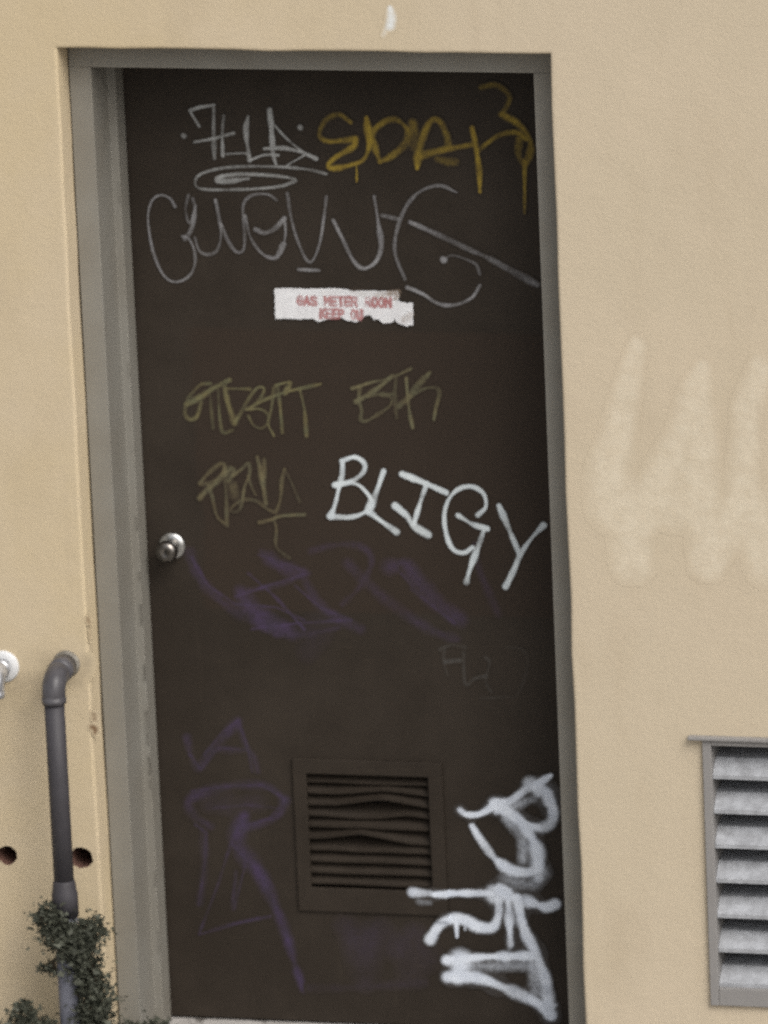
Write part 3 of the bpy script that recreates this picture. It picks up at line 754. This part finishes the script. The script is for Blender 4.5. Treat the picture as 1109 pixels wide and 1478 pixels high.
# graffiti on the leaf
TAGS = [  # key, colour, second colour, coverage factor, label, grain, cell
    ('H', (0.085, 0.055, 0.135), (0.068, 0.050, 0.105), 0.70, 'faint purple scribble across the middle of the door', 0.2),
    ('J', (0.082, 0.053, 0.140), (0.062, 0.047, 0.102), 0.66, 'faded purple looping tag on the lower left of the door', 0.2),
    ('J2', (0.065, 0.048, 0.095), None, 0.55, 'faint purple scrawl below the louvre', 0.2),
    ('I', (0.12, 0.12, 0.115), None, 0.6, 'almost erased grey letters right of the purple scribble', 0.4),
    ('D', (0.20, 0.175, 0.080), (0.15, 0.15, 0.080), 0.9, 'thin olive marker tag on the upper left of the middle band', 0.45),
    ('E', (0.185, 0.162, 0.085), (0.15, 0.147, 0.085), 0.9, 'thin olive marker tag BTK right of the middle', 0.45),
    ('F', (0.18, 0.152, 0.080), (0.15, 0.144, 0.085), 0.9, 'thin olive marker tag above the knob', 0.45),
    ('B', (0.335, 0.335, 0.345), (0.27, 0.27, 0.285), 1.0, 'thin silver script tag running across the top of the door', 0.35),
    ('A', (0.43, 0.445, 0.44), (0.36, 0.365, 0.36), 1.0, 'pale grey spiky tag with an ellipse below it', 0.4),
    ('C', (0.36, 0.255, 0.035), (0.30, 0.205, 0.030), 0.95, 'dripping yellow spray tag in the top right of the door', 0.3),
    ('G', (0.68, 0.74, 0.76), (0.58, 0.64, 0.67), 1.0, 'white marker tag reading BLIGY', 0.12),
    ('K', (0.80, 0.86, 0.95), (0.70, 0.76, 0.86), 1.0, 'big white sprayed letters standing sideways at the lower right', 0.12),
]
def over_louvre(x, z, y):
    return DF - 0.0078 if (x < 0.1675 and 0.24 < z < 0.588 and x > -0.156) else y
for i, (k, c, c2, a, lab, gr) in enumerate(TAGS):
    G = coverage(PAINT[k], 1.5); G[2][:] *= a
    lim = (lambda X, Z: (np.abs(X) < 453) & (Z > 8) & (Z < 2094)) 
    tag(paint_obj('graffiti_tag', G, mat_door((c, c2, gr, 260, 0.08 if k in 'GK' else 0.3, 0.5), 'graffiti_paint'), leaf, DF - 0.0003 - 0.00015 * i, over_louvre if k == 'K' else None, lim), lab)

# ------------------------------------------------------------------ torn sticker
sign = thing('warning_sticker', (0.0, DF - 0.004, 1.53), 'torn white sticker with red words GAS METER ROOM KEEP OUT on the door', 'sign')
STICK = [(-145,1596),(-131,1597),(-58,1597),(-17,1599),(8,1597),(18,1594),(52,1595),(84,1595),(106,1595),(115,1595),(117,1585),(115,1576),(124,1572),(133,1571),(146,1572),(144,1524),(131,1521),(112,1527),(106,1535),(100,1528),(81,1526),(72,1535),(62,1534),(55,1542),(47,1543),(40,1539),(35,1532),(24,1528),(5,1531),(-7,1537),(-23,1535),(-39,1532),(-55,1526),(-67,1534),(-92,1531),(-124,1532),(-146,1531)]
def poly_grid(poly, cell):
    P = np.array(poly, float); x0, z0 = P.min(0) - 4; x1, z1 = P.max(0) + 4
    X = np.arange(x0, x1, cell); Z = np.arange(z0, z1, cell); gx, gz = np.meshgrid(X, Z)
    jit = np.array([[0.0]]); n1 = RNG.normal(size=(len(Z) // 3 + 3, len(X) // 3 + 3))
    zi = np.arange(len(Z)) / 3; xi = np.arange(len(X)) / 3
    A0 = np.array([np.interp(xi, np.arange(n1.shape[1]), r) for r in n1]); jit = np.array([np.interp(zi, np.arange(n1.shape[0]), A0[:, c]) for c in range(len(X))]).T
    inside = np.zeros(gx.shape, bool); dist = np.full(gx.shape, 1e9)
    for a, b in zip(P, np.roll(P, -1, 0)):
        cond = (a[1] > gz) != (b[1] > gz)
        inside ^= cond & (gx < (b[0] - a[0]) * (gz - a[1]) / (b[1] - a[1] + 1e-12) + a[0])
        d = b - a; t = np.clip(((gx - a[0]) * d[0] + (gz - a[1]) * d[1]) / max(d @ d, 1e-9), 0, 1)
        dist = np.minimum(dist, np.hypot(gx - a[0] - t * d[0], gz - a[1] - t * d[1]))
    sd = np.where(inside, dist, -dist) + jit * 0.6
    return X, Z, np.clip((sd + 0.8) / 2.0, 0, 1)
M_STICK = mat_paint('sticker_paper', (0.80, 0.81, 0.83), (0.74, 0.74, 0.76), 0.12, 120, 0.5, 0.05)
M_STICKD = mat_paint('sticker_grime', (0.36, 0.27, 0.20), None, 0.4, 150, 0.7, 0.3)
M_RED = mat_paint('sticker_red', (0.44, 0.17, 0.17), (0.52, 0.27, 0.27), 0.35, 160, 0.5, 0.35)
SG = poly_grid(STICK, 1.2)
paint_obj('paper', SG, M_STICK, sign, DF - 0.0042)
paint_obj('grime', coverage(PAINT['TG'], 1.5), M_STICKD, sign, DF - 0.0045)
for s in ('T1', 'T2'): paint_obj('lettering', coverage(PAINT[s], 1.0), M_RED, sign, DF - 0.0049)

# ------------------------------------------------------------------ wall vent
vent = thing('wall_vent', (0.775, 0, 0.174), 'grey louvred metal vent with pale slats set in the wall right of the door', 'vent')
VR = 1.315
def part(name, b, m, bev=0.0015): return mesh_obj(name, *box(*b), m, vent, bevel=bev)
part('stile', (0.7725, 0.790, -0.010, 0.11, 0.174, 0.742), M_VFRAME); part('stile', (VR - 0.018, VR, -0.010, 0.11, 0.174, 0.742), M_VFRAME)
part('bottom_rail', (0.7905, VR - 0.0185, -0.0095, 0.11, 0.174, 0.212), M_VFRAME); part('top_rail', (0.7905, VR - 0.0185, -0.0095, 0.11, 0.730, 0.742), M_VFRAME)
part('drip_cap', (0.744, VR + 0.03, -0.018, -0.0006, 0.7425, 0.7495), M_VFRAME)
part('backing', (0.7905, VR - 0.0185, 0.118, 0.122, 0.2, 0.735), M_DARK, 0)  # panel coloured near-black to give the shade deep behind the slats
for k in range(7):
    zl = 0.212 + k * 0.0742 + random.uniform(-.001, .001); sg = random.uniform(-.0022, .0022)
    P = [(-0.004, zl), (-0.004, zl + 0.0085), (0.030, zl + 0.036), (0.104, zl + 0.042), (0.104, zl + 0.039), (0.031, zl + 0.033), (-0.0015, zl + 0.006), (-0.0015, zl)]
    fix_normals(mesh_obj('slat', *extrude([(y + 0.004, z + 0.0005) for y, z in P], lambda y, z: (0.7905, y, z), lambda y, z: (VR - 0.0185, y, z + sg)), M_SLAT, vent))

# ------------------------------------------------------------------ pipes coming out of the wall and down
def make_pipe(x, z, label, esc, er, em, flare):
    k = 1.0 if flare else 0.8
    t = thing('drain_pipe' if flare else 'outlet_elbow', (x, 0, -0.03 if flare else z), label, 'pipe')
    mesh_obj('escutcheon', *lathe_y(x, z, [(0.004, er), (-0.003, er), (-0.007, er - 0.003), (-0.008, 0.0245 * k)]), esc, t, smooth=True)
    R, yc = (0.036, -0.072) if flare else (0.030, -0.040); zc = z - R; yp = yc - R
    path, rad = [(x, 0.0, z), (x, -0.020, z), (x, -0.0201, z), (x, yc + 0.012, z), (x, yc + 0.0119, z)], [0.0225, 0.0225, 0.0258, 0.0258, 0.0240]
    for a in np.linspace(0, math.pi / 2, 12): path.append((x, yc - R * math.sin(a), zc + R * math.cos(a))); rad.append(0.0240)
    path += [(x, yp, zc - 0.003), (x, yp, zc - 0.0031), (x, yp, zc - 0.015), (x, yp, zc - 0.0151)]; rad += [0.0240, 0.0252, 0.0252, 0.0215]
    mesh_obj('elbow', *tube(path, [r * k for r in rad]), em, t, smooth=True)
    if flare:
        mesh_obj('pipe', *tube([(x, yp, zc - 0.012), (x, yp, zc - 0.2), (x, yp, 0.41)], 0.0208), M_PIPE, t, smooth=True)
        mesh_obj('coupling', *tube([(x, yp, 0.428), (x, yp, 0.424), (x, yp, 0.404), (x, yp, 0.400), (x, yp, 0.350)], [0.0212, 0.0232, 0.0255, 0.0272, 0.0272]), M_PIPE, t, smooth=True)
        mesh_obj('lower_pipe', *tube([(x, yp, 0.352), (x, yp, 0.15), (x, yp, -0.03)], 0.0240), M_LPIPE, t, smooth=True)
    return t
make_pipe(-0.554, 0.860, 'dark grey pipe with an elbow running down left of the door frame', M_ESC, 0.0285, M_ELBOW, True)
make_pipe(-0.690, 0.850, 'short shiny outlet elbow with a white wall plate at the left edge', M_WHITE, 0.034, M_SHINY, False)

# ------------------------------------------------------------------ weeds
def weed(name, base, clumps, label, n, size, stems=5):
    t = thing(name, base, label, 'plant'); v, f, sh = [], [], []
    tot = sum(c[3] ** 2 for c in clumps)
    for (cx, cy, cz, r, ry) in clumps:
        for _ in range(int(n * r * r / tot)):
            d = Vector((random.gauss(0, 1), random.gauss(0, 1), random.gauss(0, 1))).normalized() * random.random() ** 0.6
            if random.random() < 0.22: d *= random.uniform(1.05, 1.9) if random.random() < .5 else random.uniform(1.0, 1.35)
            p = Vector((cx + d.x * r, min(cy + d.y * ry, -0.004), cz + d.z * r))
            if p.z < -0.028: continue
            a = Vector((random.gauss(0, 1), random.gauss(0, 1) - 0.4, random.gauss(0, .8) + .1)).normalized(); b = a.cross(Vector((random.gauss(0, 1), random.gauss(0, 1), random.gauss(0, 1)))).normalized()
            L = size * random.uniform(0.4, 1.0) * (2.0 if random.random() < 0.15 else 1.1); w = L * random.uniform(0.28, 0.45); nrm = a.cross(b) * L * 0.12; i = len(v)
            v += [tuple(p), tuple(p + a * L * .45 + b * w + nrm), tuple(p + a * L), tuple(p + a * L * .45 - b * w + nrm)]
            f += [(i, i + 1, i + 2), (i, i + 2, i + 3)]; s = min(1, max(0, random.gauss(0.34, 0.20))); sh += [s] * 4
    for _ in range(26):
        cx, cy, cz, r, ry = random.choice(clumps); an = random.uniform(-0.3, math.pi + 0.3); L0 = r * random.uniform(1.2, 2.0)
        for q in range(14):
            u = 0.45 + 0.55 * q / 13; p = Vector((cx + math.cos(an) * L0 * u + random.uniform(-.003, .003), min(cy - 0.3 * ry + random.uniform(-.006, .006), -.004), cz + math.sin(an) * L0 * u - 0.25 * L0 * u * u + random.uniform(-.003, .003)))
            if p.z < -0.028: continue
            a = Vector((math.cos(an + random.choice((-1, 1)) * 0.9), random.uniform(-.8, .2), math.sin(an + random.choice((-1, 1)) * 0.9))).normalized(); b = a.cross(Vector((random.uniform(-.5, .5), 1, random.uniform(-.5, .5)))).normalized()
            L = size * random.uniform(0.5, 0.9); w = L * 0.32; i = len(v)
            v += [tuple(p), tuple(p + a * L * .45 + b * w), tuple(p + a * L), tuple(p + a * L * .45 - b * w)]
            f += [(i, i + 1, i + 2), (i, i + 2, i + 3)]; sh += [min(1, max(0, random.gauss(0.5, 0.25)))] * 4
    o = mesh_obj('leaves', v, f, M_LEAF, t); o['kind'] = 'stuff'
    at = o.data.attributes.new('shade', 'FLOAT', 'POINT'); at.data.foreach_set('value', np.array(sh, np.float32))
    for k in range(stems):
        pts = [Vector((base[0] + random.uniform(-.02, .02), base[1] + random.uniform(-.01, .01), -0.03))]
        for c in sorted(clumps, key=lambda q: q[2])[k % 2:: 2] if len(clumps) > 2 else clumps:
            pts.append(Vector((c[0] + random.uniform(-.5, .5) * c[3], min(c[1] + random.uniform(-.3, .3) * c[4], -.008), c[2] + random.uniform(-.2, .4) * c[3])))
        mesh_obj('stem', *tube(pts, [0.0035 * (1 - 0.7 * i / len(pts)) for i in range(len(pts))], 6), M_STEM, t)
    return t
weed('climbing_weed', (-0.52, -0.11, -0.03),
     [(-.580, -.125, .350, .034, .025), (-.560, -.14, .320, .046, .03), (-.530, -.13, .300, .046, .035), (-.498, -.10, .318, .028, .025), (-.520, -.12, .255, .044, .035), (-.502, -.12, .205, .042, .035), (-.498, -.12, .150, .044, .035), (-.505, -.11, .09, .045, .035), (-.52, -.11, .02, .05, .035), (-.61, -.10, .335, .012, .01), (-.595, -.11, .235, .014, .012)],
     'dark green bushy weed climbing the grey pipe', 7600, 0.0115, 12)
weed('low_weed', (-0.64, -0.12, -0.03), [(-.655, -.12, .115, .034, .03), (-.615, -.12, .105, .034, .03), (-.67, -.12, .05, .045, .03), (-.60, -.12, .04, .05, .03), (-.650, -.12, .152, .014, .012)],
     'small low dark weed left of the climbing one at the bottom edge', 2500, 0.0115, 8)
weed('sill_weed', (-0.40, -0.03, -0.03), [(-.475, -.04, .075, .022, .016), (-.44, -.035, .075, .026, .016), (-.405, -.03, .080, .024, .016), (-.375, -.03, .078, .020, .014), (-.355, -.03, .066, .014, .012), (-.43, -.03, .02, .045, .016), (-.38, -.03, .02, .035, .014)],
     'strip of low weeds in front of the left foot of the door frame', 2000, 0.0105, 6)
